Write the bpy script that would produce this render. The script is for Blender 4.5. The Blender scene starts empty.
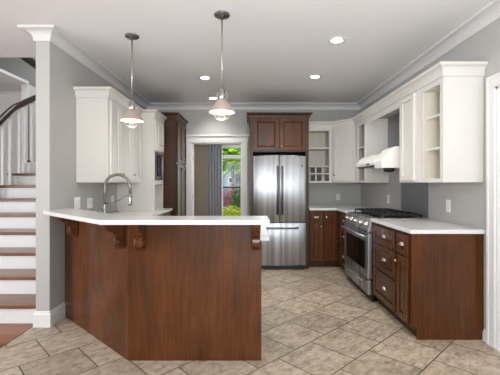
import bpy, bmesh, math, random
from mathutils import Vector, Matrix

# ------------------------------------------------------------------ camera, world, lights, exposure
SC = bpy.context.scene
COL = SC.collection
K = 1.25                      # depth scale (depth units -> metres)
H = 1.33                      # eye height
cam = bpy.data.cameras.new('camera')
cam.sensor_width = 36.0
cam.lens = 266.0 * K / 500.0 * 36.0
cam.shift_y = -4.5 / 500.0
cam.clip_start = 0.05
cam_o = bpy.data.objects.new('camera', cam)
cam_o.location = (0, 0, H)
cam_o.rotation_euler = (math.pi / 2, 0, 0)
COL.objects.link(cam_o)
SC.camera = cam_o

w = bpy.data.worlds.new('world')
SC.world = w
w.use_nodes = True
bg = w.node_tree.nodes['Background']
bg.inputs[0].default_value = (0.86, 0.93, 1.0, 1)
bg.inputs[1].default_value = 1.3

sun = bpy.data.lights.new('sun', 'SUN')
sun.energy = 3.2
sun.angle = 0.02
sun.color = (1.0, 0.98, 0.95)
sun_o = bpy.data.objects.new('sun', sun)
sun_o.rotation_euler = Vector((-0.15, 0.85, -0.5)).to_track_quat('-Z', 'Y').to_euler()
COL.objects.link(sun_o)

def area(name, loc, target, sx, sy, power, color=(1, 1, 1)):
    l = bpy.data.lights.new(name, 'AREA')
    l.shape = 'RECTANGLE'
    l.size, l.size_y = sx, sy
    l.energy = power
    l.color = color
    o = bpy.data.objects.new(name, l)
    o.location = loc
    o.rotation_euler = (Vector(target) - Vector(loc)).to_track_quat('-Z', 'Y').to_euler()
    COL.objects.link(o)
    return o

# daylight through the tall windows of the living room behind the camera, and of the hall at the left
area('window_light_rear', (0.2, -3.9, 1.55), (0.2, 5, 2.6), 3.4, 2.2, 38, (0.95, 0.98, 1.0))
area('window_light_hall', (-5.3, 0.5, 1.5), (3, 2.2, 1.0), 2.6, 2.1, 105, (0.95, 0.97, 1.0))
# added fill light behind the camera, thrown up to brighten the ceiling
area('added_fill_uplight', (0.2, -0.5, 1.5), (0.2, 0.1, 3), 0.6, 0.6, 85, (0.97, 0.985, 1.0))
area('window_light_stairwell', (-2.9, 5.2, 4.6), (-2.9, 5.0, 0), 1.4, 1.4, 26, (0.95, 0.98, 1.0))
area('window_light_back_room', (0.75, 7.9, 1.4), (-1.4, 7.5, 1.2), 1.2, 1.6, 30, (0.95, 0.98, 1.0))

SC.view_settings.view_transform = 'Standard'
SC.view_settings.look = 'None'
SC.view_settings.gamma = 1.0
SC.view_settings.use_curve_mapping = False
SC.view_settings.exposure = 0.57

# ------------------------------------------------------------------ projection helpers (depth d -> metres)
def PX(px, d): return (px - 250.0) * d / 266.0
def PZ(py, d): return H + (183.0 - py) * d / 266.0
def Y(d): return K * d

XL, XR, DB = -1.853, 1.983, 4.76      # left wall, right wall, depth of the back wall
CZ = 2.745                             # ceiling

# ------------------------------------------------------------------ materials
def srgb(r, g, b):
    def f(c):
        c /= 255.0
        return c / 12.92 if c <= 0.04045 else ((c + 0.055) / 1.055) ** 2.4
    return (f(r), f(g), f(b), 1)

def mat(name, col, rough=0.5, metal=0.0, spec=0.5, noise=0.0, scale=30.0, coat=0.0, bump=0.0, stretch=None):
    m = bpy.data.materials.new(name)
    m.use_nodes = True
    nt = m.node_tree
    b = nt.nodes['Principled BSDF']
    b.inputs['Roughness'].default_value = rough
    b.inputs['Metallic'].default_value = metal
    b.inputs['Specular IOR Level'].default_value = spec
    b.inputs['Coat Weight'].default_value = coat
    tc = nt.nodes.new('ShaderNodeTexCoord')
    mp = nt.nodes.new('ShaderNodeMapping')
    if stretch: mp.inputs['Scale'].default_value = stretch
    nt.links.new(tc.outputs['Object'], mp.inputs[0])
    n = nt.nodes.new('ShaderNodeTexNoise')
    n.inputs['Scale'].default_value = scale
    n.inputs['Detail'].default_value = 5
    nt.links.new(mp.outputs[0], n.inputs['Vector'])
    r = nt.nodes.new('ShaderNodeValToRGB')
    r.color_ramp.elements[0].position = 0.3
    r.color_ramp.elements[1].position = 0.7
    c = col
    r.color_ramp.elements[0].color = tuple(max(0, x * (1 - noise)) for x in c[:3]) + (1,)
    r.color_ramp.elements[1].color = tuple(min(1, x * (1 + noise)) for x in c[:3]) + (1,)
    nt.links.new(n.outputs['Fac'], r.inputs[0])
    nt.links.new(r.outputs[0], b.inputs['Base Color'])
    if bump:
        bp = nt.nodes.new('ShaderNodeBump')
        bp.inputs['Strength'].default_value = bump
        bp.inputs['Distance'].default_value = 0.01
        nt.links.new(n.outputs['Fac'], bp.inputs['Height'])
        nt.links.new(bp.outputs[0], b.inputs['Normal'])
    return m

def wood(name, dark, mid, light, rough=0.32, axis='Z', coat=0.25, scale=1.0):
    m = bpy.data.materials.new(name)
    m.use_nodes = True
    nt = m.node_tree
    b = nt.nodes['Principled BSDF']
    tc = nt.nodes.new('ShaderNodeTexCoord')
    def noise(sc, st, det, dist=0.0):
        mp = nt.nodes.new('ShaderNodeMapping')
        s = {'Z': (1, 1, st), 'X': (st, 1, 1), 'Y': (1, st, 1)}[axis]
        mp.inputs['Scale'].default_value = s
        nt.links.new(tc.outputs['Object'], mp.inputs[0])
        n = nt.nodes.new('ShaderNodeTexNoise')
        n.inputs['Scale'].default_value = sc * scale
        n.inputs['Detail'].default_value = det
        n.inputs['Distortion'].default_value = dist
        nt.links.new(mp.outputs[0], n.inputs['Vector'])
        return n
    big = noise(3.5, 0.5, 5, 0.6)
    fine = noise(70.0, 0.06, 6)
    mx = nt.nodes.new('ShaderNodeMix'); mx.data_type = 'FLOAT'
    mx.inputs[0].default_value = 0.42
    nt.links.new(big.outputs['Fac'], mx.inputs[2]); nt.links.new(fine.outputs['Fac'], mx.inputs[3])
    r = nt.nodes.new('ShaderNodeValToRGB')
    e = r.color_ramp.elements
    e[0].position, e[0].color = 0.30, dark
    e[1].position, e[1].color = 0.72, light
    k = e.new(0.5); k.color = mid
    nt.links.new(mx.outputs[0], r.inputs[0])
    nt.links.new(r.outputs[0], b.inputs['Base Color'])
    b.inputs['Roughness'].default_value = rough
    b.inputs['Coat Weight'].default_value = coat
    b.inputs['Specular IOR Level'].default_value = 0.35
    b.inputs['Coat Roughness'].default_value = 0.25
    return m

def emit(name, col, s):
    m = bpy.data.materials.new(name)
    m.use_nodes = True
    b = m.node_tree.nodes['Principled BSDF']
    b.inputs['Base Color'].default_value = col
    b.inputs['Emission Color'].default_value = col
    b.inputs['Emission Strength'].default_value = s
    return m

def glass(name, tint=(1, 1, 1, 1), gloss=0.06):
    m = bpy.data.materials.new(name)
    m.use_nodes = True
    nt = m.node_tree
    nt.nodes.remove(nt.nodes['Principled BSDF'])
    out = nt.nodes['Material Output']
    t = nt.nodes.new('ShaderNodeBsdfTransparent'); t.inputs[0].default_value = tint
    g = nt.nodes.new('ShaderNodeBsdfGlossy'); g.inputs['Roughness'].default_value = 0.02
    x = nt.nodes.new('ShaderNodeMixShader'); x.inputs[0].default_value = gloss
    nt.links.new(t.outputs[0], x.inputs[1]); nt.links.new(g.outputs[0], x.inputs[2])
    nt.links.new(x.outputs[0], out.inputs[0])
    return m

def steel(name, col, rough, streak=(60, 60, 0.6), amt=0.18):
    m = mat(name, col, rough, 1.0, noise=amt, scale=1.0, stretch=streak)
    nt = m.node_tree
    b = nt.nodes['Principled BSDF']
    b.inputs['Anisotropic'].default_value = 0.6
    return m

def tile_floor():
    m = bpy.data.materials.new('stone_tile')
    m.use_nodes = True
    nt = m.node_tree
    b = nt.nodes['Principled BSDF']
    tc = nt.nodes.new('ShaderNodeTexCoord')
    W, ang = 0.398, math.radians(42)
    mp = nt.nodes.new('ShaderNodeMapping')
    mp.vector_type = 'TEXTURE'
    u0, v0 = TILE_U0, TILE_V0
    ca, sa = math.cos(ang), math.sin(ang)
    mp.inputs['Location'].default_value = (u0 * ca - v0 * sa, u0 * sa + v0 * ca, 0)
    mp.inputs['Rotation'].default_value = (0, 0, ang)
    nt.links.new(tc.outputs['Object'], mp.inputs[0])
    br = nt.nodes.new('ShaderNodeTexBrick')
    br.offset = 0.5
    br.inputs['Scale'].default_value = 1.0
    br.inputs['Brick Width'].default_value = W
    br.inputs['Row Height'].default_value = W
    br.inputs['Mortar Size'].default_value = 0.0045
    br.inputs['Mortar Smooth'].default_value = 0.1
    br.inputs['Color1'].default_value = (0.0, 0.0, 0.0, 1)
    br.inputs['Color2'].default_value = (1.0, 1.0, 1.0, 1)
    sp = nt.nodes.new('ShaderNodeSeparateXYZ'); cb = nt.nodes.new('ShaderNodeCombineXYZ')
    sk = nt.nodes.new('ShaderNodeMath'); sk.operation = 'MULTIPLY_ADD'; sk.inputs[1].default_value = 0.071
    nt.links.new(mp.outputs[0], sp.inputs[0])
    nt.links.new(sp.outputs[1], sk.inputs[0]); nt.links.new(sp.outputs[0], sk.inputs[2])
    nt.links.new(sk.outputs[0], cb.inputs[0]); nt.links.new(sp.outputs[1], cb.inputs[1])
    nt.links.new(cb.outputs[0], br.inputs['Vector'])
    # clouded slate
    n = nt.nodes.new('ShaderNodeTexNoise')
    n.inputs['Scale'].default_value = 10.0; n.inputs['Detail'].default_value = 10; n.inputs['Roughness'].default_value = 0.74
    n.inputs['Distortion'].default_value = 0.5
    mp2 = nt.nodes.new('ShaderNodeMapping'); mp2.inputs['Scale'].default_value = (1.1, 1.9, 1)
    nt.links.new(mp.outputs[0], mp2.inputs[0])
    # shift the clouding per tile so that it breaks at the joints
    ad = nt.nodes.new('ShaderNodeVectorMath'); ad.operation = 'MULTIPLY_ADD'
    ad.inputs[1].default_value = (7, 5, 9)
    nt.links.new(br.outputs['Color'], ad.inputs[0]); nt.links.new(mp2.outputs[0], ad.inputs[2])
    nt.links.new(ad.outputs[0], n.inputs['Vector'])
    r = nt.nodes.new('ShaderNodeValToRGB')
    e = r.color_ramp.elements
    e[0].position, e[0].color = 0.36, srgb(142, 126, 109)
    e[1].position, e[1].color = 0.66, srgb(208, 195, 177)
    k = e.new(0.5); k.color = srgb(182, 166, 146)
    nt.links.new(n.outputs['Fac'], r.inputs[0])
    # slight tone difference from tile to tile
    hs = nt.nodes.new('ShaderNodeHueSaturation')
    ma = nt.nodes.new('ShaderNodeMapRange'); ma.inputs[3].default_value = 0.82; ma.inputs[4].default_value = 1.1
    nt.links.new(br.outputs['Color'], ma.inputs[0])
    nt.links.new(ma.outputs[0], hs.inputs['Value'])
    nt.links.new(r.outputs[0], hs.inputs['Color'])
    mx = nt.nodes.new('ShaderNodeMix'); mx.data_type = 'RGBA'
    mx.inputs[7].default_value = srgb(70, 60, 52)
    nt.links.new(br.outputs['Fac'], mx.inputs[0]); nt.links.new(hs.outputs[0], mx.inputs[6])
    nt.links.new(mx.outputs[2], b.inputs['Base Color'])
    b.inputs['Roughness'].default_value = 0.42
    b.inputs['Specular IOR Level'].default_value = 0.4
    bp = nt.nodes.new('ShaderNodeBump'); bp.inputs['Strength'].default_value = 0.25; bp.inputs['Distance'].default_value = 0.006
    sb = nt.nodes.new('ShaderNodeMath'); sb.operation = 'SUBTRACT'
    nt.links.new(n.outputs['Fac'], sb.inputs[0]); nt.links.new(br.outputs['Fac'], sb.inputs[1])
    nt.links.new(sb.outputs[0], bp.inputs['Height']); nt.links.new(bp.outputs[0], b.inputs['Normal'])
    return m

def plank_floor():
    m = wood('hall_plank_wood', srgb(96, 52, 26), srgb(140, 82, 44), srgb(170, 108, 62), 0.3, 'X', 0.2)
    nt = m.node_tree
    b = nt.nodes['Principled BSDF']
    src = b.inputs['Base Color'].links[0].from_socket
    tc = nt.nodes.new('ShaderNodeTexCoord')
    br = nt.nodes.new('ShaderNodeTexBrick')
    br.inputs['Scale'].default_value = 1.0
    br.inputs['Brick Width'].default_value = 1.3
    br.inputs['Row Height'].default_value = 0.083
    br.inputs['Mortar Size'].default_value = 0.0012
    br.inputs['Color1'].default_value = (0.75, 0.75, 0.75, 1)
    br.inputs['Color2'].default_value = (1.1, 1.1, 1.1, 1)
    br.inputs['Mortar'].default_value = (0.2, 0.2, 0.2, 1)
    nt.links.new(tc.outputs['Object'], br.inputs['Vector'])
    mx = nt.nodes.new('ShaderNodeMix'); mx.data_type = 'RGBA'; mx.blend_type = 'MULTIPLY'
    mx.inputs[0].default_value = 1.0
    nt.links.new(src, mx.inputs[6]); nt.links.new(br.outputs['Color'], mx.inputs[7])
    nt.links.new(mx.outputs[2], b.inputs['Base Color'])
    return m

TILE_U0, TILE_V0 = 0.309, 0.934
M = {}
M['wall'] = mat('grey_wall_paint', srgb(177, 177, 174), 0.55, noise=0.015, scale=3)
M['beige'] = mat('beige_wall_paint', srgb(168, 158, 140), 0.6, noise=0.02, scale=3)
M['ceiling'] = mat('ceiling_paint', srgb(232, 233, 234), 0.8, noise=0.01, scale=3)
M['trim'] = mat('white_trim_paint', srgb(224, 224, 224), 0.4, noise=0.01)
M['crown'] = mat('crown_paint', srgb(214, 214, 215), 0.45, noise=0.01)  # trim white greyed a little, the crown's shade put into its colour
M['cream'] = mat('cream_cabinet_paint', srgb(217, 215, 209), 0.32, noise=0.012, scale=6)
M['cream_in'] = mat('cream_cabinet_interior', srgb(222, 217, 203), 0.45, noise=0.015, scale=6)
M['wood'] = wood('cherry_cabinet_wood', srgb(60, 32, 15), srgb(86, 48, 22), srgb(108, 64, 32), 0.26, coat=0.0)
M['wood_dark'] = wood('dark_cherry_wood', srgb(44, 25, 10), srgb(64, 38, 17), srgb(82, 51, 25), 0.36, coat=0.0)
M['tread'] = wood('stair_tread_wood', srgb(72, 40, 20), srgb(108, 64, 32), srgb(134, 82, 46), 0.3, 'X')
M['rail'] = wood('handrail_wood', srgb(34, 18, 12), srgb(50, 27, 18), srgb(66, 37, 25), 0.25, 'Y')
M['quartz'] = mat('white_quartz', srgb(226, 227, 228), 0.12, noise=0.02, scale=40)
M['steel'] = steel('brushed_steel', srgb(176, 178, 182), 0.36, (14, 14, 0.2), 0.45)  # broad light and dark streaks in the colour imitate window reflections
M['steel_dark'] = steel('dark_brushed_steel', srgb(120, 121, 126), 0.3)
M['steel_sheet'] = steel('steel_sheet', srgb(150, 151, 155), 0.5, (40, 40, 0.5), 0.08)
M['chrome'] = mat('polished_nickel', srgb(216, 212, 204), 0.14, 1.0)
M['faucet'] = mat('faucet_metal', srgb(158, 156, 152), 0.25, 1.0)
M['nickel'] = mat('brushed_nickel', srgb(188, 184, 178), 0.3, 1.0, noise=0.04)
M['shade'] = mat('shade_metal', srgb(190, 172, 160), 0.4, 0.45, noise=0.05, scale=20)
M['shade_in'] = mat('shade_enamel', srgb(250, 240, 222), 0.5)
M['canopy'] = mat('canopy_metal', srgb(120, 118, 116), 0.28, 0.9, noise=0.05)
M['black'] = mat('black_enamel', srgb(24, 24, 26), 0.35, noise=0.05)
M['iron'] = mat('cast_iron', srgb(30, 30, 31), 0.55, noise=0.1, scale=80)
M['dark_glass'] = mat('oven_glass', srgb(14, 14, 16), 0.08, spec=0.25)
M['gap'] = mat('dark_recess', srgb(22, 18, 16), 0.8)
M['white_plastic'] = mat('white_plastic', srgb(238, 238, 234), 0.35)
M['hood'] = mat('white_hood_enamel', srgb(240, 238, 232), 0.22)
M['lamp'] = emit('lamp_glow', (1.0, 0.97, 0.92, 1), 22.0)
M['bulb'] = emit('bulb_glow', (1.0, 0.86, 0.66, 1), 2.2)
M['iron_rod'] = mat('wrought_iron', srgb(56, 56, 58), 0.5, 0.3)
M['curtain'] = mat('curtain_cloth', srgb(186, 186, 196), 0.85, noise=0.05, scale=60)
M['glass'] = glass('window_glass', (0.93, 0.95, 0.94, 1), 0.03)
M['leaf'] = mat('tree_leaves', srgb(138, 168, 44), 0.6, noise=0.45, scale=3)
M['shrub'] = mat('shrub_leaves', srgb(84, 124, 40), 0.6, noise=0.45, scale=6)
M['pink'] = mat('pink_blossom', srgb(184, 110, 128), 0.7, noise=0.3, scale=9)
M['yellow'] = mat('yellow_green_leaves', srgb(206, 206, 70), 0.7, noise=0.35, scale=9)
M['bark'] = mat('bark', srgb(84, 66, 50), 0.9, noise=0.3, scale=14)
M['grass'] = mat('lawn_grass', srgb(120, 160, 60), 0.9, noise=0.35, scale=8)
M['siding'] = mat('house_siding', srgb(104, 114, 130), 0.7, noise=0.05, scale=4)
M['roof'] = mat('house_roof', srgb(150, 152, 160), 0.8, noise=0.2, scale=14)
M['tile'] = tile_floor()
M['plank'] = plank_floor()

# ------------------------------------------------------------------ mesh helpers
class Fr:
    """local frame: a along the width, n outward, z up"""
    def __init__(s, o, a, n):
        s.o, s.a, s.n = Vector(o), Vector(a).normalized(), Vector(n).normalized()
    def p(s, a, n, z): return s.o + s.a * a + s.n * n + Vector((0, 0, z))
F_BACK = lambda d: Fr((0, Y(d), 0), (1, 0, 0), (0, -1, 0))
F_RIGHT = lambda x: Fr((x, 0, 0), (0, 1, 0), (-1, 0, 0))
F_LEFT = lambda x: Fr((x, 0, 0), (0, 1, 0), (1, 0, 0))

class MB:
    def __init__(s): s.bm = bmesh.new(); s.smooth = False
    def hexa(s, pts):
        v = [s.bm.verts.new(p) for p in pts]
        fs = [s.bm.faces.new([v[i] for i in q]) for q in ((0, 1, 2, 3), (7, 6, 5, 4), (0, 4, 5, 1), (1, 5, 6, 2), (2, 6, 7, 3), (3, 7, 4, 0))]
        bmesh.ops.recalc_face_normals(s.bm, faces=fs)
        return s
    def box(s, x0, x1, y0, y1, z0, z1):
        return s.hexa([(x0, y0, z0), (x1, y0, z0), (x1, y1, z0), (x0, y1, z0), (x0, y0, z1), (x1, y0, z1), (x1, y1, z1), (x0, y1, z1)])
    def fbox(s, f, a0, a1, n0, n1, z0, z1):
        return s.hexa([f.p(a0, n0, z0), f.p(a1, n0, z0), f.p(a1, n1, z0), f.p(a0, n1, z0), f.p(a0, n0, z1), f.p(a1, n0, z1), f.p(a1, n1, z1), f.p(a0, n1, z1)])
    def prism(s, pts, off):
        """closed outline of 3-D points pushed along off"""
        off = Vector(off)
        a = [s.bm.verts.new(Vector(p)) for p in pts]
        b = [s.bm.verts.new(Vector(p) + off) for p in pts]
        n = len(a)
        fs = [s.bm.faces.new(a), s.bm.faces.new(b[::-1])]
        for i in range(n):
            fs.append(s.bm.faces.new((a[i], b[i], b[(i + 1) % n], a[(i + 1) % n])))
        bmesh.ops.recalc_face_normals(s.bm, faces=fs)
        return s
    def poly(s, xy, z0, z1): return s.prism([(x, y, z0) for x, y in xy], (0, 0, z1 - z0))
    def sweep(s, path, prof, side=1):
        """profile of (outward, z) swept along a plan path with mitred corners; outward lies to the right of travel"""
        P = [Vector(p) for p in path]
        rings = []
        for i, p in enumerate(P):
            d0 = (P[i] - P[i - 1]).normalized() if i else (P[1] - P[0]).normalized()
            d1 = (P[i + 1] - P[i]).normalized() if i < len(P) - 1 else d0
            r0, r1 = Vector((d0.y, -d0.x)) * side, Vector((d1.y, -d1.x)) * side
            m = (r0 + r1).normalized()
            m = m / max(0.3, m.dot(r0))
            rings.append([s.bm.verts.new((p.x + m.x * o, p.y + m.y * o, z)) for o, z in prof])
        fs = []
        n = len(prof)
        for i in range(len(rings) - 1):
            for j in range(n):
                fs.append(s.bm.faces.new((rings[i][j], rings[i + 1][j], rings[i + 1][(j + 1) % n], rings[i][(j + 1) % n])))
        fs.append(s.bm.faces.new(rings[0])); fs.append(s.bm.faces.new(rings[-1][::-1]))
        bmesh.ops.recalc_face_normals(s.bm, faces=fs)
        return s
    def lathe(s, c, prof, axis=(0, 0, 1), seg=24):
        """profile of (radius, height along axis)"""
        q = Vector((0, 0, 1)).rotation_difference(Vector(axis))
        c = Vector(c)
        rings = []
        for r, h in prof:
            if r < 1e-6:
                rings.append([s.bm.verts.new(c + q @ Vector((0, 0, h)))])
            else:
                rings.append([s.bm.verts.new(c + q @ Vector((r * math.cos(2 * math.pi * k / seg), r * math.sin(2 * math.pi * k / seg), h))) for k in range(seg)])
        fs = []
        for a, b in zip(rings, rings[1:]):
            for k in range(seg):
                k2 = (k + 1) % seg
                if len(a) == 1 and len(b) == 1: continue
                if len(a) == 1: fs.append(s.bm.faces.new((a[0], b[k], b[k2])))
                elif len(b) == 1: fs.append(s.bm.faces.new((a[k], b[0], a[k2])))
                else: fs.append(s.bm.faces.new((a[k], b[k], b[k2], a[k2])))
        bmesh.ops.recalc_face_normals(s.bm, faces=fs)
        for f in fs: f.smooth = True
        return s
    def tube(s, pts, r, seg=10, flat=None):
        P = [Vector(p) for p in pts]
        n = len(P)
        rr = r if isinstance(r, (list, tuple)) else [r] * n
        t0 = (P[1] - P[0]).normalized()
        up = Vector((0, 0, 1)) if abs(t0.z) < 0.9 else Vector((1, 0, 0))
        u = t0.cross(up).normalized()
        rings = []
        for i in range(n):
            t = (P[min(i + 1, n - 1)] - P[max(i - 1, 0)]).normalized()
            u = (u - t * u.dot(t)).normalized()
            v = t.cross(u)
            rings.append([s.bm.verts.new(P[i] + (u * math.cos(2 * math.pi * k / seg) + v * math.sin(2 * math.pi * k / seg) * (flat or 1)) * rr[i]) for k in range(seg)])
        fs = []
        for a, b in zip(rings, rings[1:]):
            for k in range(seg):
                fs.append(s.bm.faces.new((a[k], b[k], b[(k + 1) % seg], a[(k + 1) % seg])))
        for f in fs: f.smooth = True
        fs.append(s.bm.faces.new(rings[0])); fs.append(s.bm.faces.new(rings[-1][::-1]))
        bmesh.ops.recalc_face_normals(s.bm, faces=fs)
        return s
    def build(s, name, m, parent=None, bevel=0.0, kind=None, label=None):
        me = bpy.data.meshes.new(name)
        L = Vector((0, 0, 0))
        p = parent
        while p is not None:
            L += p.location
            p = p.parent
        if L.length > 0: bmesh.ops.translate(s.bm, verts=s.bm.verts, vec=-L)
        s.bm.to_mesh(me); s.bm.free()
        o = bpy.data.objects.new(name, me)
        COL.objects.link(o)
        if isinstance(m, str): m = M[m]
        me.materials.append(m)
        if parent is not None: o.parent = parent
        if bevel:
            b = o.modifiers.new('bevel', 'BEVEL')
            b.width = bevel; b.segments = 2; b.limit_method = 'ANGLE'
        if kind: o['kind'] = kind
        if label: o['label'] = label
        return o

def thing(name, label, cat, loc=(0, 0, 0), group=None):
    o = bpy.data.objects.new(name, None)
    COL.objects.link(o)
    o.empty_display_size = 0.1
    o.location = loc
    o['label'] = label; o['category'] = cat
    if group: o['group'] = group
    return o

def tag(o, label, cat, group=None):
    """label a one-mesh thing and put its origin at its base"""
    me = o.data
    n = len(me.vertices)
    c = sum((v.co for v in me.vertices), Vector()) / n
    z = min(v.co.z for v in me.vertices)
    d = Vector((c.x, c.y, z))
    me.transform(Matrix.Translation(-d))
    o.location = d
    o['label'] = label; o['category'] = cat
    if group: o['group'] = group
    return o

def struct(name, mb, m, bevel=0.0, parent=None):
    return mb.build(name, m, parent, bevel, None if parent else 'structure')

# ------------------------------------------------------------------ the setting
REAR = -4.1
TX = -2.01
# tiled kitchen floor and the wood floor of the hall
struct('floor', MB().box(TX, XR, REAR, Y(DB) + 0.14, -0.1, 0), 'tile')
struct('floor.001', MB().box(-5.6, TX, REAR, Y(5.6), -0.1, 0.004), 'plank')
# ceiling (stops at the stairwell)
struct('ceiling', MB().box(-1.98, XR + 0.1, REAR, Y(DB) + 0.1, CZ, CZ + 0.3).box(-5.6, -1.98, REAR, Y(3.0), CZ, CZ + 0.3), 'ceiling')
# walls
wl = MB().box(-1.983, XL, Y(2.46), Y(DB) + 0.12, 0, CZ)
struct('wall_left', wl, 'wall', 0.004)
DX0, DX1, DZ = -1.045, -0.15, 2.05     # doorway in the back wall
struct('wall_back', MB().box(-1.983, DX0, Y(DB), Y(DB) + 0.13, 0, CZ).box(DX1, XR + 0.1, Y(DB), Y(DB) + 0.13, 0, CZ).box(DX0, DX1, Y(DB), Y(DB) + 0.13, DZ, CZ), 'wall')
DR1, DR0, DRZ = Y(2.135), Y(1.45), 2.10    # doorway in the right wall
struct('wall_right', MB().box(XR, XR + 0.12, DR1, Y(DB), 0, CZ).box(XR, XR + 0.12, REAR, DR0, 0, CZ).box(XR, XR + 0.12, DR0, DR1, DRZ, CZ), 'wall')
struct('wall_rear', MB().box(-5.6, XR + 0.1, REAR - 0.12, REAR, 0, 0.35).box(-5.6, XR + 0.1, REAR - 0.12, REAR, 2.6, CZ)
       .box(-5.6, -1.8, REAR - 0.12, REAR, 0.35, 2.6).box(-0.1, 0.1, REAR - 0.12, REAR, 0.35, 2.6).box(1.7, XR + 0.1, REAR - 0.12, REAR, 0.35, 2.6), 'wall')
struct('wall_hall', MB().box(-5.72, -5.6, REAR, Y(5.6), 0, 5.4), 'wall')
# stairwell beyond the hall
SX = -3.9
struct('wall_stairwell_back', MB().box(-5.6, -1.983, Y(5.16), Y(5.16) + 0.12, 0, 5.4), 'wall')
struct('wall_stairwell_upper', MB().box(-1.99, -1.87, Y(3.0), Y(5.16), CZ + 0.3, 5.4).box(-5.6, -1.99, Y(3.0) - 0.12, Y(3.0), CZ + 0.3, 5.4)
       .box(-1.983, -1.87, Y(DB) + 0.13, Y(5.16), 0, CZ + 0.3), 'wall')
struct('ceiling_stairwell', MB().box(-5.6, -1.87, Y(3.0) - 0.12, Y(5.16) + 0.12, 5.4, 5.5), 'ceiling')
# ceiling of the side room left of the stairs, its end post, the wall crown beyond
SZ = 3.07
struct('ceiling_side_room', MB().box(-5.6, SX, Y(3.9), Y(4.69), SZ, SZ + 0.05).box(-5.6, SX - 0.14, Y(4.69), Y(5.16), SZ, SZ + 0.05), 'ceiling')
struct('wall_side_room', MB().box(-5.6, PX(21, 4.69), Y(5.10), Y(5.16), 0, SZ), 'trim')
struct('trim_1', MB().box(PX(21, 4.69), SX, Y(4.69), Y(5.15), 0, SZ), 'trim', 0.004)
def crown_prof(z, p=0.10, h=0.105):
    pts = [(0, z - h), (0.012, z - h), (0.014, z - h + 0.016)]
    for k in range(7):
        t = k / 6 * math.pi / 2
        pts.append((0.014 + (p - 0.026) * (1 - math.cos(t)), z - h + 0.02 + (h - 0.042) * math.sin(t)))
    pts += [(p - 0.004, z - 0.018), (p, z - 0.016), (p, z), (0, z)]
    return pts
struct('trim_2', MB().sweep([(-5.55, Y(5.10)), (PX(21, 4.69), Y(5.10))], crown_prof(SZ, 0.05, 0.15)), 'trim')
# crown moulding round the kitchen ceiling
struct('trim_3', MB().sweep([(-1.983, Y(3.0)), (-1.983, Y(2.46)), (XL, Y(2.46)), (XL, Y(DB)), (XR, Y(DB)), (XR, REAR)], crown_prof(CZ)), 'crown')
# baseboards
def base_prof(h=0.145, t=0.016): return [(0, 0), (t, 0), (t, h - 0.03), (t * 0.6, h - 0.02), (t * 0.45, h - 0.004), (0, h)]
struct('baseboard_left', MB().sweep([(-1.983, Y(2.50)), (-1.983, Y(2.46)), (XL, Y(2.46)), (XL, Y(2.66))], base_prof()), 'trim')
struct('baseboard_right', MB().sweep([(XR, Y(2.25)), (XR, Y(2.205))], base_prof(0.1)), 'trim')
# casing of the back doorway
cy = Y(DB)
c = MB()
c.box(DX0 - 0.105, DX0, cy - 0.022, cy, 0, DZ).box(DX1, DX1 + 0.105, cy - 0.022, cy, 0, DZ)
c.box(DX0 - 0.115, DX1 + 0.115, cy - 0.026, cy, DZ, DZ + 0.11).box(DX0 - 0.14, DX1 + 0.14, cy - 0.045, cy, DZ + 0.11, DZ + 0.14)
tr = struct('trim_4', c, 'trim', 0.004)
j = MB().box(DX0, DX0 + 0.018, cy - 0.01, cy + 0.15, 0, DZ).box(DX1 - 0.018, DX1, cy - 0.01, cy + 0.15, 0, DZ).box(DX0, DX1, cy - 0.01, cy + 0.15, DZ - 0.018, DZ)
j.box(DX0 + 0.018, DX0 + 0.03, cy + 0.05, cy + 0.085, 0, DZ)
j.build('jamb', 'trim', tr)
for z in (1.78, 1.08, 0.25):
    MB().box(DX0 + 0.018, DX0 + 0.022, cy + 0.0, cy + 0.045, z - 0.045, z + 0.045).build('hinge', 'nickel', tr)
# casing and door of the doorway in the right wall
c = MB().box(XR - 0.024, XR, DR1, DR1 + 0.085, 0, DRZ).box(XR - 0.030, XR, DR1 + 0.06, DR1 + 0.085, 0, DRZ + 0.08)
c.box(XR - 0.024, XR, DR0 - 0.1, DR1 + 0.085, DRZ, DRZ + 0.085).box(XR - 0.030, XR, DR0 - 0.1, DR1 + 0.085, DRZ + 0.07, DRZ + 0.1)
c.box(XR - 0.024, XR, DR0 - 0.1, DR0, 0, DRZ)
tr = struct('trim_5', c, 'trim', 0.004)
MB().box(XR - 0.01, XR + 0.12, DR1 - 0.018, DR1, 0, DRZ).box(XR - 0.01, XR + 0.12, DR0, DR0 + 0.018, 0, DRZ).box(XR - 0.01, XR + 0.12, DR0, DR1, DRZ - 0.018, DRZ).build('jamb', 'trim', tr)
struct('door_1', MB().box(XR + 0.006, XR + 0.046, DR0 + 0.018, DR1 - 0.018, 0.005, DRZ - 0.018), 'trim')
# room behind the doorway
DW = 6.6
struct('floor_back_room', MB().box(-1.9, 1.5, Y(DB) + 0.14, Y(DW), -0.1, 0), 'plank')
WX0, WX1, WZ0, WZ1 = PX(219, DW), PX(247, DW), PZ(222, DW), PZ(146, DW)
struct('wall_back_room', MB().box(-1.9, WX0, Y(DW), Y(DW) + 0.15, 0, 2.7).box(WX1, 1.6, Y(DW), Y(DW) + 0.15, 0, 2.7).box(WX0, WX1, Y(DW), Y(DW) + 0.15, 0, WZ0)
       .box(WX0, WX1, Y(DW), Y(DW) + 0.15, WZ1, 2.7).box(-2.0, -1.9, Y(DB) + 0.14, Y(DW) + 0.15, 0, 2.7).box(1.5, 1.6, Y(DB) + 0.14, Y(DW) + 0.15, 0, 2.7), 'beige')
struct('ceiling_back_room', MB().box(-2.0, 1.6, Y(DB) + 0.14, Y(DW) + 0.15, 2.7, 2.8), 'ceiling')
wy = Y(DW)
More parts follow.
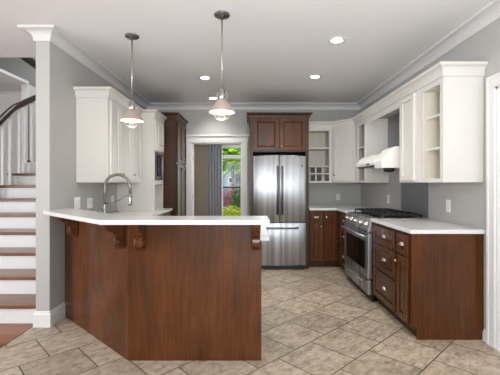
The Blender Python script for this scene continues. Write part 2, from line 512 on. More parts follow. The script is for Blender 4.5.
wf = MB().box(WX0 - 0.02, WX0 + 0.03, wy - 0.02, wy + 0.1, WZ0, WZ1).box(WX1 - 0.03, WX1 + 0.09, wy - 0.02, wy + 0.1, WZ0, WZ1)
wf.box(WX0 - 0.05, WX1 + 0.09, wy - 0.03, wy + 0.1, WZ1 - 0.03, WZ1 + 0.1).box(WX0 - 0.05, WX1 + 0.09, wy - 0.06, wy + 0.1, WZ0 - 0.05, WZ0 + 0.02)
win = struct('window_1', wf, 'trim', 0.003)
MB().box(WX0 + 0.02, WX1 - 0.02, wy + 0.02, wy + 0.07, PZ(158.3, DW), PZ(155, DW)).build('transom_bar', 'trim', win)
MB().box(WX0 + 0.02, WX1 - 0.02, wy + 0.02, wy + 0.07, PZ(188.4, DW), PZ(186.6, DW)).build('meeting_rail', 'black', win)
for za, zb in ((PZ(155, DW), WZ1 - 0.03), (PZ(186.6, DW), PZ(158.3, DW)), (WZ0, PZ(188.4, DW))):
    MB().box(WX0 + 0.03, WX1 - 0.03, wy + 0.042, wy + 0.046, za, zb).build('pane', 'glass', win)

# ------------------------------------------------------------------ staircase at the left
st = thing('staircase', 'white staircase with brown wood treads climbing away beyond the hall', 'stairs', (-2.9, Y(2.5), 0))
RISE, RUN, D1 = 0.185, 0.232, 2.49
SXL = PX(12, 4.2) + 0.0
for n in range(1, 9):
    d = D1 + (n - 1) * RUN
    z = n * RISE
    x0 = SXL if n >= 8 else -3.78
    x0 = -3.80 if n < 8 else SXL
    MB().box(x0, -1.99, Y(d), Y(d + RUN) + 0.03, z - 0.035, z).build('tread', 'tread', st, 0.006)
    MB().box(x0, -1.99, Y(d) + 0.028, Y(d) + 0.045, z - RISE, z - 0.035).build('riser', 'trim', st)
MB().prism([(-1.986, Y(D1) + 0.03, 0), (-1.986, Y(D1 + 10 * RUN), 10 * RISE), (-1.986, Y(D1 + 11 * RUN), 10 * RISE), (-1.986, Y(D1 + 11 * RUN), 0)], (0.001, 0, 0)).build('side_stringer', 'trim', st)
MB().prism([(-3.80, Y(D1) + 0.05, 0), (-3.80, Y(D1 + 7 * RUN), 7 * RISE - 0.06), (-3.80, Y(D1 + 10.6 * RUN), 10 * RISE - 0.1), (-3.80, Y(D1 + 10.6 * RUN), 0)], (0.012, 0, 0)).build('side_stringer', 'trim', st)
MB().box(SXL, -1.99, Y(D1 + 8 * RUN), Y(D1 + 11 * RUN), 8 * RISE - 0.1, 9 * RISE).build('landing_curb', 'trim', st)
# handrail with its two slopes
RX = -3.70
def rp(px, py):
    d = 266 * RX / (px - 250)
    return (RX, Y(d), PZ(py, d))
MB().tube([rp(-60, 175), rp(-20, 140.5), rp(0, 121), rp(8, 113), rp(13, 108.5), rp(16, 106.6), rp(20, 105), rp(27, 101.5), rp(35, 98), rp(40, 95.5)], 0.048, 12).build('handrail', 'rail', st)
def rail_z(d):
    px = 250 + 266 * RX / d
    pts = [(-60, 175), (-20, 140.5), (0, 121), (8, 113), (13, 108.5), (16, 106.6), (20, 105), (27, 101.5), (35, 98), (40, 95.5)]
    for (a, ya), (b, yb) in zip(pts, pts[1:]):
        if a <= px <= b: return PZ(ya + (yb - ya) * (px - a) / (b - a), d)
    return 2.0
for px, iron in ((-14, 0), (-5, 0), (3, 0), (10.3, 0), (19.5, 0), (25.5, 0), (28.6, 1), (32, 0)):
    d = 266 * RX / (px - 250)
    n = max(1, min(9, int((d - D1) / RUN) + 1))
    z0 = n * RISE
    r = 0.006 if iron else 0.019
    if iron:
        MB().tube([(RX, Y(d), z0), (RX, Y(d), rail_z(d) - 0.02)], r, 8).build('baluster', 'iron_rod', st, 0, None, 'thin black iron baluster')
        MB().lathe((RX, Y(d), z0), [(0.0, 0), (0.028, 0), (0.03, 0.03), (0.012, 0.05), (0, 0.05)]).build('baluster_shoe', 'iron_rod', st)
    else:
        MB().box(RX - r, RX + r, Y(d) - r, Y(d) + r, z0, rail_z(d) - 0.02).build('baluster', 'trim', st, 0.003)
# dark rail of the flight above, in the gap at the top of the stairwell
o = MB().tube([(PX(21, 4.6), Y(4.6), PZ(54, 4.6)), (PX(37, 4.9), Y(4.9), PZ(66, 4.9))], 0.07, 10).build('upper_handrail', 'iron_rod')
tag(o, 'dark handrail slanting down high in the stairwell opening beside the white wall end', 'handrail')

# ------------------------------------------------------------------ cabinet parts
def shaker(mb, f, a0, a1, z0, z1, t=0.02, fw=0.055, raised=False):
    """frame-and-panel door in one mesh, n 0..t"""
    fw = min(fw, (a1 - a0) * 0.3, (z1 - z0) * 0.3)
    mb.fbox(f, a0, a0 + fw, 0, t, z0, z1).fbox(f, a1 - fw, a1, 0, t, z0, z1)
    mb.fbox(f, a0 + fw, a1 - fw, 0, t, z0, z0 + fw).fbox(f, a0 + fw, a1 - fw, 0, t, z1 - fw, z1)
    mb.fbox(f, a0 + fw, a1 - fw, 0, t * 0.45, z0 + fw, z1 - fw)
    if raised:
        g = min(0.018, fw * 0.4)
        # bevelled raised field
        A0, A1, Z0, Z1 = a0 + fw + g * 0.3, a1 - fw - g * 0.3, z0 + fw + g * 0.3, z1 - fw - g * 0.3
        h = t * 0.8
        mb.hexa([f.p(A0, t * 0.4, Z0), f.p(A1, t * 0.4, Z0), f.p(A1, t * 0.4, Z1), f.p(A0, t * 0.4, Z1),
                 f.p(A0 + g, h, Z0 + g), f.p(A1 - g, h, Z0 + g), f.p(A1 - g, h, Z1 - g), f.p(A0 + g, h, Z1 - g)])
    return mb
def door(parent, f, a0, a1, z0, z1, m, knob=None, raised=False, pull=None, name='door', kr=0.015):
    o = shaker(MB(), f, a0, a1, z0, z1, raised=raised).build(name, m, parent, 0.0025)
    if knob:
        MB().lathe(f.p(knob[0], 0.02, knob[1]), [(0, 0), (kr * 0.6, 0), (kr * 0.45, 0.008), (kr * 0.5, 0.014), (kr, 0.02), (kr * 0.9, 0.027), (0, 0.03)], f.n, 16).build('knob', 'chrome', o)
    if pull: cup(o, f, pull[0], pull[1], pull[2] if len(pull) > 2 else 1.0)
    return o
def cup(parent, f, a, z, s=1.0):
    s *= 0.8
    """bin pull: a half dome over a back plate"""
    mb = MB()
    W, Hh, Dp = 0.045 * s, 0.032 * s, 0.026 * s
    rows = []
    for i in range(7):
        ph = i / 6 * math.pi / 2
        row = []
        for k in range(11):
            th = math.pi * k / 10
            row.append(mb.bm.verts.new(f.p(a + W * math.cos(th) * math.cos(ph), 0.02 + Dp * math.sin(th) * math.cos(ph) + 0.001, z + Hh * math.sin(ph) - Hh * 0.3)))
        rows.append(row)
    for r0, r1 in zip(rows, rows[1:]):
        for k in range(10):
            try: mb.bm.faces.new((r0[k], r0[k + 1], r1[k + 1], r1[k])).smooth = True
            except ValueError: pass
    bmesh.ops.remove_doubles(mb.bm, verts=mb.bm.verts, dist=1e-5)
    mb.fbox(f, a - W * 1.1, a + W * 1.1, 0.0195, 0.0215, z - Hh * 0.35, z + Hh * 0.85)
    return mb.build('cup_pull', 'nickel', parent)
def cab_crown(z0, z1, p):
    h = z1 - z0
    pts = [(0, z0), (0.012, z0), (0.012, z0 + 0.2 * h)]
    for k in range(6):
        t = k / 5 * math.pi / 2
        pts.append((0.014 + (p - 0.024) * (1 - math.cos(t)), z0 + 0.25 * h + 0.5 * h * math.sin(t)))
    pts += [(p, z0 + 0.8 * h), (p, z1), (0, z1)]
    return pts

UZ0, UZ1, UCR = 1.335, 2.245, 2.34     # upper cabinets: bottom, top of box, top of crown
XF = 1.638                              # face of the right upper cabinets
BF = 1.373                              # face of the right base cabinets
CT0, CT1 = 0.903, 0.938                 # countertops
TOE = 0.095
G = 0.002

# ------------------------------------------------------------------ right-hand base cabinets
FR = F_RIGHT(BF)
def base_body(parent, y0, y1, m='wood_dark'):
    return MB().box(BF + 0.0, XR - 0.004, y0, y1, TOE, CT0 - 0.001).box(BF + 0.06, XR - 0.004, y0, y1, 0.0, TOE).build('body', m, parent)
# drawer stack beside the range
y0, y1 = Y(2.47), Y(2.955)
t = thing('drawer_cabinet', 'brown base cabinet of three deep drawers right beside the range', 'cabinet', ((BF + XR) / 2, (y0 + y1) / 2, 0))
base_body(t, y0 + G, y1 - G)
for za, zb in ((0.695, 0.875), (0.425, 0.68), (0.115, 0.41)):
    door(t, FR, y0 + 0.02, y1 - 0.035, za, zb, 'wood', raised=True, pull=((y0 + y1) / 2 - 0.03, (za + zb) / 2 - 0.0, 1.0), name='drawer')
# narrow end cabinet with the finished end panel
y0n, y1n = Y(2.254), Y(2.47)
t = thing('end_cabinet', 'narrow brown base cabinet at the near end with wide plain end panel', 'cabinet', ((BF + XR) / 2, (y0n + y1n) / 2, 0))
base_body(t, y0n + 0.022, y1n - G)
MB().prism([(BF - 0.004, y0n, TOE), (BF + 0.045, y0n, TOE), (BF + 0.045, y0n, 0), (XR - 0.002, y0n, 0), (XR - 0.002, y0n, CT0 - 0.001), (BF - 0.004, y0n, CT0 - 0.001)], (0, 0.02, 0)).build('end_panel', 'wood', t, 0.002)
door(t, FR, y0n + 0.045, y1n - 0.015, 0.695, 0.875, 'wood', raised=True, pull=((y0n + y1n) / 2 + 0.015, 0.785, 1.0), name='drawer')
door(t, FR, y0n + 0.045, y1n - 0.015, 0.115, 0.68, 'wood', raised=True, knob=(y1n - 0.04, 0.62))
# far drawer stack between the range and the corner
y0f, y1f = Y(3.735), Y(4.03)
t = thing('drawer_cabinet', 'brown base cabinet of three drawers between range and back corner', 'cabinet', ((BF + XR) / 2, (y0f + y1f) / 2, 0))
base_body(t, y0f + G, Y(4.14))
for za, zb in ((0.695, 0.875), (0.425, 0.68), (0.115, 0.41)):
    door(t, FR, y0f + 0.02, y1f - 0.015, za, zb, 'wood', raised=True, pull=(y0f + 0.14, (za + zb) / 2, 0.9), name='drawer')
# back run: drawer-and-door cabinet and corner door cabinet
DBF = 4.175
FB = F_BACK(DBF)
yb = Y(DBF)
def back_body(parent, x0, x1):
    return MB().box(x0, x1, yb, cy - 0.004, TOE, CT0 - 0.001).box(x0, x1, yb + 0.06, cy - 0.004, 0, TOE).build('body', 'wood_dark', parent)
xa, xb, xc = 0.926, 1.152, BF
t = thing('base_cabinet', 'brown base cabinet with one drawer over a door beside the refrigerator', 'cabinet', ((xa + xb) / 2, yb + 0.3, 0))
back_body(t, xa + G, xb - G)
door(t, FB, xa + 0.014, xb - 0.012, 0.715, 0.875, 'wood', raised=True, pull=((xa + xb) / 2, 0.79, 0.9), name='drawer')
door(t, FB, xa + 0.014, xb - 0.012, 0.115, 0.70, 'wood', raised=True, knob=(xb - 0.045, 0.645))
t = thing('corner_cabinet', 'brown corner base cabinet with a single tall door', 'cabinet', ((xb + xc) / 2, yb + 0.3, 0))
back_body(t, xb + G, XR - 0.004)
door(t, FB, xb + 0.012, xc - 0.03, 0.115, 0.875, 'wood', raised=True, knob=(xb + 0.045, 0.80))

# countertops
o = MB().box(BF - 0.03, XR - 0.002, Y(2.225), Y(2.962), CT0, CT1).build('countertop', 'quartz', None, 0.004)
tag(o, 'white quartz countertop on the near brown drawers right of the range', 'countertop')
o = MB().poly([(xa, cy - 0.002), (xa, Y(4.145)), (BF - 0.03, Y(4.145)), (BF - 0.03, Y(3.738)), (XR - 0.002, Y(3.738)), (XR - 0.002, cy - 0.002)], CT0, CT1).build('countertop', 'quartz', None, 0.004)
tag(o, 'white L shaped countertop filling the back corner beyond the range', 'countertop')

# steel sheet behind the range
o = MB().box(XR - 0.003, XR - 0.0005, Y(2.955), Y(3.487), 0.94, 1.495).build('steel_backsplash', 'steel_sheet')
tag(o, 'dark grey steel sheet on the wall behind the gas range', 'backsplash')

# ------------------------------------------------------------------ range
RF = 1.335
ry0, ry1 = Y(2.97), Y(3.727)
ym = (ry0 + ry1) / 2
t = thing('gas_range', 'stainless steel gas range with black oven window and black grates', 'stove', ((RF + XR) / 2, ym, 0))
MB().box(RF + 0.03, XR - 0.02, ry0, ry1, 0.05, 0.905).build('body', 'black', t, 0.003)
for ax in (RF + 0.09, XR - 0.1):
    for ay in (ry0 + 0.05, ry1 - 0.05):
        MB().lathe((ax, ay, 0), [(0, 0), (0.02, 0), (0.02, 0.055), (0, 0.055)]).build('foot', 'black', t)
FG = F_RIGHT(RF)
MB().box(RF + 0.03, RF + 0.05, ry0 - 0.0, ry1, 0.0, 0.06).build('kick_plate', 'black', t)
dr = MB().fbox(FG, ry0 + 0.004, ry1 - 0.004, -0.03, 0.012, 0.075, 0.235).build('storage_drawer', 'steel', t, 0.008)
MB().tube([FG.p(ry0 + 0.07, 0.012, 0.205), FG.p(ry0 + 0.075, 0.04, 0.205), FG.p(ry1 - 0.075, 0.04, 0.205), FG.p(ry1 - 0.07, 0.012, 0.205)], 0.011, 10).build('handle', 'steel', dr)
od = MB().fbox(FG, ry0 + 0.004, ry1 - 0.004, -0.03, 0.014, 0.25, 0.765).build('oven_door', 'steel', t, 0.006)
MB().fbox(FG, ry0 + 0.11, ry1 - 0.11, 0.0145, 0.017, 0.34, 0.665).build('window', 'dark_glass', od)
MB().lathe(FG.p(ym, 0.0142, 0.295), [(0, 0), (0.014, 0), (0.013, 0.003), (0, 0.003)], FG.n).build('badge', 'canopy', od)
MB().tube([FG.p(ry0 + 0.05, 0.012, 0.72), FG.p(ry0 + 0.052, 0.055, 0.725), FG.p(ry1 - 0.052, 0.055, 0.725), FG.p(ry1 - 0.05, 0.012, 0.72)], 0.016, 12).build('handle', 'steel', od)
cp = MB().prism([(RF + 0.03, ry0 + 0.004, 0.775), (RF - 0.012, ry0 + 0.004, 0.775), (RF - 0.012, ry0 + 0.004, 0.80), (RF + 0.03, ry0 + 0.004, 0.925), (RF + 0.11, ry0 + 0.004, 0.934), (RF + 0.11, ry0 + 0.004, 0.775)], (0, ry1 - ry0 - 0.008, 0)).build('control_panel', 'steel', t, 0.004)
nv = Vector((-0.12, 0, 0.034)).normalized()
for k in range(5):
    yy = ry0 + 0.10 + (ry1 - ry0 - 0.2) * k / 4
    kb = MB().lathe((RF + 0.004, yy, 0.855), [(0, -0.004), (0.031, -0.004), (0.031, 0.006), (0.027, 0.008), (0.024, 0.036), (0, 0.038)], nv, 18).build('knob', 'chrome', cp)
MB().box(RF + 0.05, XR - 0.03, ry0 + 0.004, ry1 - 0.004, 0.905, 0.93).build('cooktop', 'black', t, 0.004)
for k, (bx, fy) in enumerate(((1.56, 0.18), (1.56, 0.82), (1.82, 0.18), (1.82, 0.82), (1.69, 0.5))):
    by = ry0 + (ry1 - ry0) * fy
    MB().lathe((bx, by, 0.93), [(0, 0), (0.05, 0), (0.05, 0.008), (0.034, 0.010), (0.034, 0.018), (0, 0.02)], seg=18).build('burner', 'iron', t)
for k in range(3):
    g = MB()
    a0 = ry0 + 0.02 + k * (ry1 - ry0 - 0.04) / 3 + 0.005
    a1 = ry0 + 0.02 + (k + 1) * (ry1 - ry0 - 0.04) / 3 - 0.005
    x0, x1, zt, b = RF + 0.125, XR - 0.05, 0.978, 0.015
    for yy in (a0, (a0 + a1) / 2 - b / 2, a1 - b): g.box(x0, x1, yy, yy + b, zt - 0.016, zt)
    for f in (0, 0.22, 0.36, 0.5, 0.64, 0.78, 1):
        xx = x0 + (x1 - x0 - b) * f
        g.box(xx, xx + b, a0, a1, zt - 0.016, zt + (0.004 if 0 < f < 1 else 0))
    for xx in (x0, (x0 + x1) / 2, x1 - b):
        for yy in (a0, a1 - b): g.box(xx, xx + b, yy, yy + b, 0.93, zt)
    g.build('grate', 'iron', t, 0.002)

# ------------------------------------------------------------------ upper cabinets, back wall to the near end on the right
DUF = 4.42
FU = F_BACK(DUF)
yu = Y(DUF)
x0, x1 = 0.926, 1.365
t = thing('open_wall_cabinet', 'cream open wall cabinet with a shelf over six bottle cubbies', 'cabinet', ((x0 + x1) / 2, (yu + cy) / 2, UZ0))
wt = 0.02
b = MB().box(x0 + G, x0 + wt, yu + 0.02, cy - 0.004, UZ0, UZ1).box(x1 - wt, x1 - G, yu + 0.02, cy - 0.004, UZ0, UZ1)
b.box(x0 + wt, x1 - wt, yu + 0.02, cy - 0.004, UZ0, UZ0 + wt).box(x0 + wt, x1 - wt, yu + 0.02, cy - 0.004, UZ1 - wt, UZ1)
b.box(x0 + wt, x1 - wt, cy - 0.012, cy - 0.004, UZ0 + wt, UZ1 - wt)
b.build('body', 'cream_in', t)
fx0, fx1 = 0.985, 1.315
MB().box(x0 + G, fx0, yu, yu + 0.02, UZ0, UZ1).box(fx1, x1 - G, yu, yu + 0.02, UZ0, UZ1).box(fx0, fx1, yu, yu + 0.02, UZ0, UZ0 + 0.028).box(fx0, fx1, yu, yu + 0.02, UZ1 - 0.05, UZ1).build('face_frame', 'cream', t, 0.002)
zs = PZ(148.5, 4.5)
MB().box(x0 + wt, x1 - wt, yu + 0.02, cy - 0.012, zs - 0.011, zs + 0.011).build('shelf', 'cream', t)
rk = MB()
rz0, rz1 = UZ0 + 0.028, PZ(166.2, DUF)
rk.box(fx0, fx1, yu + 0.003, cy - 0.02, rz1 - 0.014, rz1).box(fx0, fx1, yu + 0.003, cy - 0.02, (rz0 + rz1) / 2 - 0.012, (rz0 + rz1) / 2 + 0.006)
for k in (1, 2):
    xx = fx0 + (fx1 - fx0) * k / 3
    rk.box(xx - 0.01, xx + 0.01, yu + 0.003, cy - 0.02, rz0, rz1)
rk.build('bottle_cubbies', 'cream', t, 0.001)
# diagonal corner cabinet
yc = Y(4.15)
t = thing('corner_wall_cabinet', 'cream diagonal corner wall cabinet with one plain door', 'cabinet', (1.65, Y(4.5), UZ0))
MB().poly([(x1 + G, cy - 0.004), (x1 + G, yu), (XF, yc + G), (XR - 0.004, yc + G), (XR - 0.004, cy - 0.004)], UZ0, UZ1).build('body', 'cream', t)
av = Vector((XF - x1, yc - yu, 0)); dl = av.length
FD = Fr((x1, yu, 0), av, (av.y, -av.x, 0))
door(t, FD, 0.03, dl - 0.03, UZ0 + 0.02, UZ1 - 0.02, 'cream', knob=(0.065, UZ0 + 0.13), kr=0.017)
# right run: narrow open cabinet left of the hood
FX = F_RIGHT(XF)
ya, ybn = Y(3.78), yc
t = thing('open_wall_cabinet', 'narrow cream open wall cabinet between diagonal corner cabinet and range hood', 'cabinet', ((XF + XR) / 2, (ya + ybn) / 2, UZ0))
oy0, oy1 = Y(3.82), Y(4.03)
b = MB().box(XF + 0.02, XR - 0.004, ya + G, ya + 0.02, UZ0, UZ1).box(XF + 0.02, XR - 0.004, ybn - 0.02, ybn - G, UZ0, UZ1)
b.box(XF + 0.02, XR - 0.004, ya + 0.02, ybn - 0.02, UZ0, UZ0 + 0.02).box(XF + 0.02, XR - 0.004, ya + 0.02, ybn - 0.02, UZ1 - 0.02, UZ1)
b.box(XR - 0.014, XR - 0.004, ya + 0.02, ybn - 0.02, UZ0 + 0.02, UZ1 - 0.02)
b.build('body', 'cream_in', t)
MB().box(XF, XF + 0.02, ya + G, oy0, UZ0, UZ1).box(XF, XF + 0.02, oy1, ybn - G, UZ0, UZ1).box(XF, XF + 0.02, oy0, oy1, UZ0, UZ0 + 0.03).box(XF, XF + 0.02, oy0, oy1, UZ1 - 0.06, UZ1).build('face_frame', 'cream', t, 0.002)
for z in (1.68, 1.86):
    MB().box(XF + 0.02, XR - 0.014, ya + 0.02, ybn - 0.02, z - 0.01, z + 0.01).build('shelf', 'cream', t)
shaker(MB(), F_BACK(3.78), XF + 0.012, XR - 0.02, UZ0 + 0.02, UZ1 - 0.02, 0.008, 0.10).build('side_panel', 'cream', t, 0.002)
# valance that bridges the hood bay under the crown
o = MB().box(XF, XF + 0.02, Y(2.922), Y(3.776), 2.16, UZ1 - 0.0105).build('hood_valance', 'cream', None, 0.002)
tag(o, 'cream board bridging the two wall cabinets above the range hood', 'valance')
# door cabinet right of the hood
ya, ybn = Y(2.555), Y(2.918)
t = thing('wall_cabinet', 'cream wall cabinet with a tall door directly right of the range hood', 'cabinet', ((XF + XR) / 2, (ya + ybn) / 2, UZ0))
MB().box(XF, XR - 0.004, ya + G, ybn, UZ0, UZ1).build('body', 'cream', t, 0.002)
door(t, FX, Y(2.635), Y(2.87), UZ0 + 0.02, UZ1 - 0.02, 'cream')
# open shelf cabinet at the near end
ya2, yb2 = Y(2.254), Y(2.555)
t = thing('open_wall_cabinet', 'cream open wall cabinet with two shelves, nearest end of the right wall', 'cabinet', ((XF + XR) / 2, (ya2 + yb2) / 2, UZ0))
oy0, oy1 = Y(2.295), Y(2.515)
b = MB().box(XF + 0.02, XR - 0.004, ya2 + 0.018, oy0, UZ0, UZ1).box(XF + 0.02, XR - 0.004, oy1, yb2 - G, UZ0, UZ1)
b.box(XF + 0.02, XR - 0.004, oy0, oy1, UZ0, UZ0 + 0.03).box(XF + 0.02, XR - 0.004, oy0, oy1, UZ1 - 0.06, UZ1).box(XR - 0.014, XR - 0.004, oy0, oy1, UZ0 + 0.03, UZ1 - 0.06)
b.build('body', 'cream_in', t)
MB().box(XF, XF + 0.02, ya2, oy0, UZ0, UZ1).box(XF, XF + 0.02, oy1, yb2 - G, UZ0, UZ1).box(XF, XF + 0.02, oy0, oy1, UZ0, UZ0 + 0.035).box(XF, XF + 0.02, oy0, oy1, UZ1 - 0.06, UZ1).build('face_frame', 'cream', t, 0.002)
for z in (1.64, 1.93):
    MB().box(XF + 0.022, XR - 0.014, oy0, oy1, z - 0.01, z + 0.01).build('shelf', 'cream', t)
MB().box(XF + 0.02, XR - 0.003, ya2, ya2 + 0.018, UZ0, UZ1).build('end_panel', 'cream', t, 0.002)
# crown along the run
o = MB().sweep([(0.93, yu), (x1, yu), (XF, yc), (XF, ya2), (XR - 0.003, ya2)], cab_crown(UZ1 - 0.01, UCR, 0.055)).build('cabinet_crown', 'cream')
tag(o, 'cream crown moulding running along the top of the right hand wall cabinets', 'moulding')

# ------------------------------------------------------------------ range hood
hy0, hy1 = Y(2.975), Y(3.72)
HX = 1.478
t = thing('range_hood', 'white curved under cabinet range hood over the stainless range', 'range hood', ((HX + XR) / 2, (hy0 + hy1) / 2, 1.48))
def hood_prof(y, zb, zl, zt, xt=XF - 0.01):
    pts = [(XR - 0.006, y, zb), (HX, y, zb), (HX - 0.004, y, zl)]
    for k in range(1, 7):
        s = k / 6
        pts.append((HX + (xt - HX) * s, y, zl + (zt - zl) * (1 - (1 - s) ** 1.7)))
    pts += [(xt, y, zt), (XR - 0.006, y, zt)]
    return [p for i, p in enumerate(pts) if i == 0 or (Vector(p) - Vector(pts[i - 1])).length > 1e-4]
MB().prism(hood_prof(Y(3.16), 1.545, 1.585, 1.70), (0, hy1 - Y(3.16), 0)).build('canopy', 'hood', t, 0.003)
MB().prism(hood_prof(hy0, 1.50, 1.575, 1.74), (0, Y(3.16) - hy0, 0)).build('end_cap', 'hood', t, 0.006)
MB().box(HX + 0.03, XR - 0.03, Y(3.17), hy1 - 0.02, 1.53, 1.5449).build('filter', 'steel_dark', t)
MB().box(1.90, XR - 0.006, Y(3.28), Y(3.66), 1.56, 2.235).build('duct_cover', 'steel_sheet', t, 0.002)
MB().box(HX - 0.010, HX + 0.001, Y(3.29), Y(3.37), 1.556, 1.572).build('switch', 'black', t, 0.002)
MB().lathe((1.60, Y(3.06), 1.50), [(0, 0), (0.06, 0), (0.066, -0.014), (0.05, -0.04), (0, -0.048)]).build('lamp', 'black', t)

# ------------------------------------------------------------------ refrigerator and its surround
FD0 = 4.13
yf = Y(FD0)
fx0, fx1 = PX(249.7, FD0), PX(308.8, FD0)
t = thing('refrigerator_surround', 'dark brown cabinet box framing the refrigerator with two upper doors', 'cabinet', ((fx0 + fx1) / 2, (yf + cy) / 2, 0))
FZ0, FZ1 = PZ(152, FD0), PZ(117.5, FD0)
pw = 0.05
MB().box(fx0, fx0 + pw, yf, cy - 0.004, 0, FZ1).build('side_panel', 'wood_dark', t, 0.002)
MB().box(fx1 - pw, fx1, yf, cy - 0.004, 0, FZ1).build('side_panel', 'wood_dark', t, 0.002)
MB().box(fx0 + pw, fx1 - pw, yf, cy - 0.004, FZ0, FZ1).build('upper_box', 'wood_dark', t)
FF = F_BACK(FD0)
xm = PX(279.2, FD0)
door(t, FF, fx0 + 0.058, xm - 0.006, FZ0 + 0.02, FZ1 - 0.01, 'wood', knob=(xm - 0.035, FZ0 + 0.09), raised=True)
door(t, FF, xm + 0.006, fx1 - 0.045, FZ0 + 0.02, FZ1 - 0.01, 'wood', knob=(xm + 0.035, FZ0 + 0.09), raised=True)
MB().sweep([(fx0, cy - 0.004), (fx0, yf), (fx1, yf), (fx1, cy - 0.004)], cab_crown(FZ1 - 0.012, PZ(112, 4.07), 0.05)).build('crown', 'wood_dark', t)

FRD = 4.07
yr = Y(FRD)
rx0, rx1 = PX(253.2, FRD), PX(306.0, FRD)
t = thing('refrigerator', 'stainless french door refrigerator with bottom freezer drawer and bar handles', 'refrigerator', ((rx0 + rx1) / 2, yr + 0.4, 0))
rz1 = PZ(155.3, FRD)
rzm = PZ(222.6, FRD)
MB().box(rx0 + 0.005, rx1 - 0.005, yr + 0.085, cy - 0.06, 0.02, rz1 - 0.01).build('body', 'steel_dark', t, 0.004)
def bowed(x0, x1, y, z0, z1, bow, cx0, cx1, depth=0.08, arch=0.0):
    """door slab whose front bulges over the whole width cx0..cx1"""
    mb = MB(); n = 12
    pts = []
    for k in range(n + 1):
        x = x0 + (x1 - x0) * k / n
        s = (x - cx0) / (cx1 - cx0) * 2 - 1
        pts.append((x, y - bow * (1 - s * s)))
    vs = []
    for (x, yy) in pts:
        s = (x - cx0) / (cx1 - cx0) * 2 - 1
        dz = arch * (1 - s * s)
        vs.append([mb.bm.verts.new(p) for p in ((x, yy, z0), (x, yy, z1 + dz), (x, y + depth, z1 + dz), (x, y + depth, z0))])
    fs = []
    for a, b_ in zip(vs, vs[1:]):
        for q in range(4):
            f = mb.bm.faces.new((a[q], b_[q], b_[(q + 1) % 4], a[(q + 1) % 4])); fs.append(f)
            f.smooth = q == 0
    fs += [mb.bm.faces.new(vs[0]), mb.bm.faces.new(vs[-1][::-1])]
    bmesh.ops.recalc_face_normals(mb.bm, faces=fs)
    return mb
xmr = PX(279.6, FRD)
for (a0, a1, hx) in ((rx0, xmr - 0.004, PX(277.4, FRD)), (xmr + 0.004, rx1, PX(282.0, FRD))):
    d = bowed(a0, a1, yr, rzm + 0.008, rz1 - 0.015, 0.022, rx0, rx1, 0.08, 0.018).build('door', 'steel', t, 0.003)
    zt, zb = PZ(166.5, FRD), PZ(214.5, FRD)
    hy = yr - 0.075
    MB().tube([(hx, yr - 0.015, zt), (hx, hy + 0.008, zt - 0.012), (hx, hy, zt - 0.04), (hx, hy, zb + 0.04), (hx, hy + 0.008, zb + 0.012), (hx, yr - 0.015, zb)], 0.0165, 10).build('handle', 'steel_dark', d)
    if a1 == rx1: MB().box(PX(301.2, FRD), PX(302.6, FRD), yr - 0.0085, yr - 0.003, PZ(166.8, FRD), PZ(164.8, FRD)).build('badge', 'black', d)
d = bowed(rx0, rx1, yr, PZ(265.3, FRD), rzm - 0.004, 0.022, rx0, rx1).build('freezer_drawer', 'steel', t, 0.003)
hz = PZ(227.6, FRD)
hxa, hxb = PX(263.5, FRD), PX(298, FRD)
MB().tube([(hxa, yr - 0.01, hz), (hxa + 0.008, yr - 0.075, hz), (hxa + 0.04, yr - 0.08, hz), (hxb - 0.04, yr - 0.08, hz), (hxb - 0.008, yr - 0.075, hz), (hxb, yr - 0.01, hz)], 0.0155, 10).build('handle', 'steel_dark', d)
MB().box(rx0 + 0.01, rx1 - 0.01, yr + 0.03, yr + 0.09, 0.0, PZ(265.8, FRD)).build('kick_grille', 'black', t)

# ------------------------------------------------------------------ left side: wall cabinet, microwave tower, pantry
LXF = -1.512
yl0, yl1 = Y(2.828), Y(3.695)
FLX = F_LEFT(LXF)
t = thing('wall_cabinet', 'cream three door wall cabinet on the left wall above the faucet', 'cabinet', ((LXF + XL) / 2, (yl0 + yl1) / 2, UZ0))
MB().box(XL + 0.003, LXF, yl0, yl1 - G, UZ0, UZ1).build('body', 'cream', t, 0.002)
edges = [Y(2.865), Y(3.075), Y(3.36), Y(3.665)]
kn = [edges[1] - 0.05, edges[1] + 0.05, edges[2] + 0.05]
for k in range(3):
    door(t, FLX, edges[k] + 0.004, edges[k + 1] - 0.004, UZ0 + 0.02, UZ1 - 0.02, 'cream', knob=(kn[k], UZ0 + 0.10))
o = MB().sweep([(XL + 0.003, yl0), (LXF, yl0), (LXF, yl1 - 0.06)], cab_crown(UZ1 - 0.01, UCR, 0.055)).build('crown', 'cream', t)

TXF = -1.335
yt0, yt1 = Y(3.70), Y(4.10)
FT = F_LEFT(TXF)
t = thing('microwave_tower', 'tall cream cabinet standing on the counter with microwave bay and niche', 'cabinet', ((TXF + XL) / 2, (yt0 + yt1) / 2, CT1))
TZ1, MZ0, MZ1 = UZ1, PZ(180, 3.9), PZ(153, 3.9)
TB = CT1 + 0.001
nz1 = PZ(184.5, 3.9)
MB().box(XL + 0.003, TXF, yt0, yt0 + 0.02, TB, TZ1).build('side_panel', 'cream', t, 0.002)
MB().box(XL + 0.003, TXF, yt1 - 0.02, yt1 - G, TB, TZ1).build('side_panel', 'cream', t, 0.002)
MB().box(XL + 0.003, XL + 0.015, yt0 + 0.02, yt1 - 0.02, TB, TZ1).box(XL + 0.015, TXF - 0.021, yt0 + 0.02, yt1 - 0.02, MZ1 + 0.005, TZ1).box(XL + 0.015, TXF - 0.021, yt0 + 0.02, yt1 - 0.02, nz1, MZ0 - 0.003).build('carcass', 'cream_in', t)
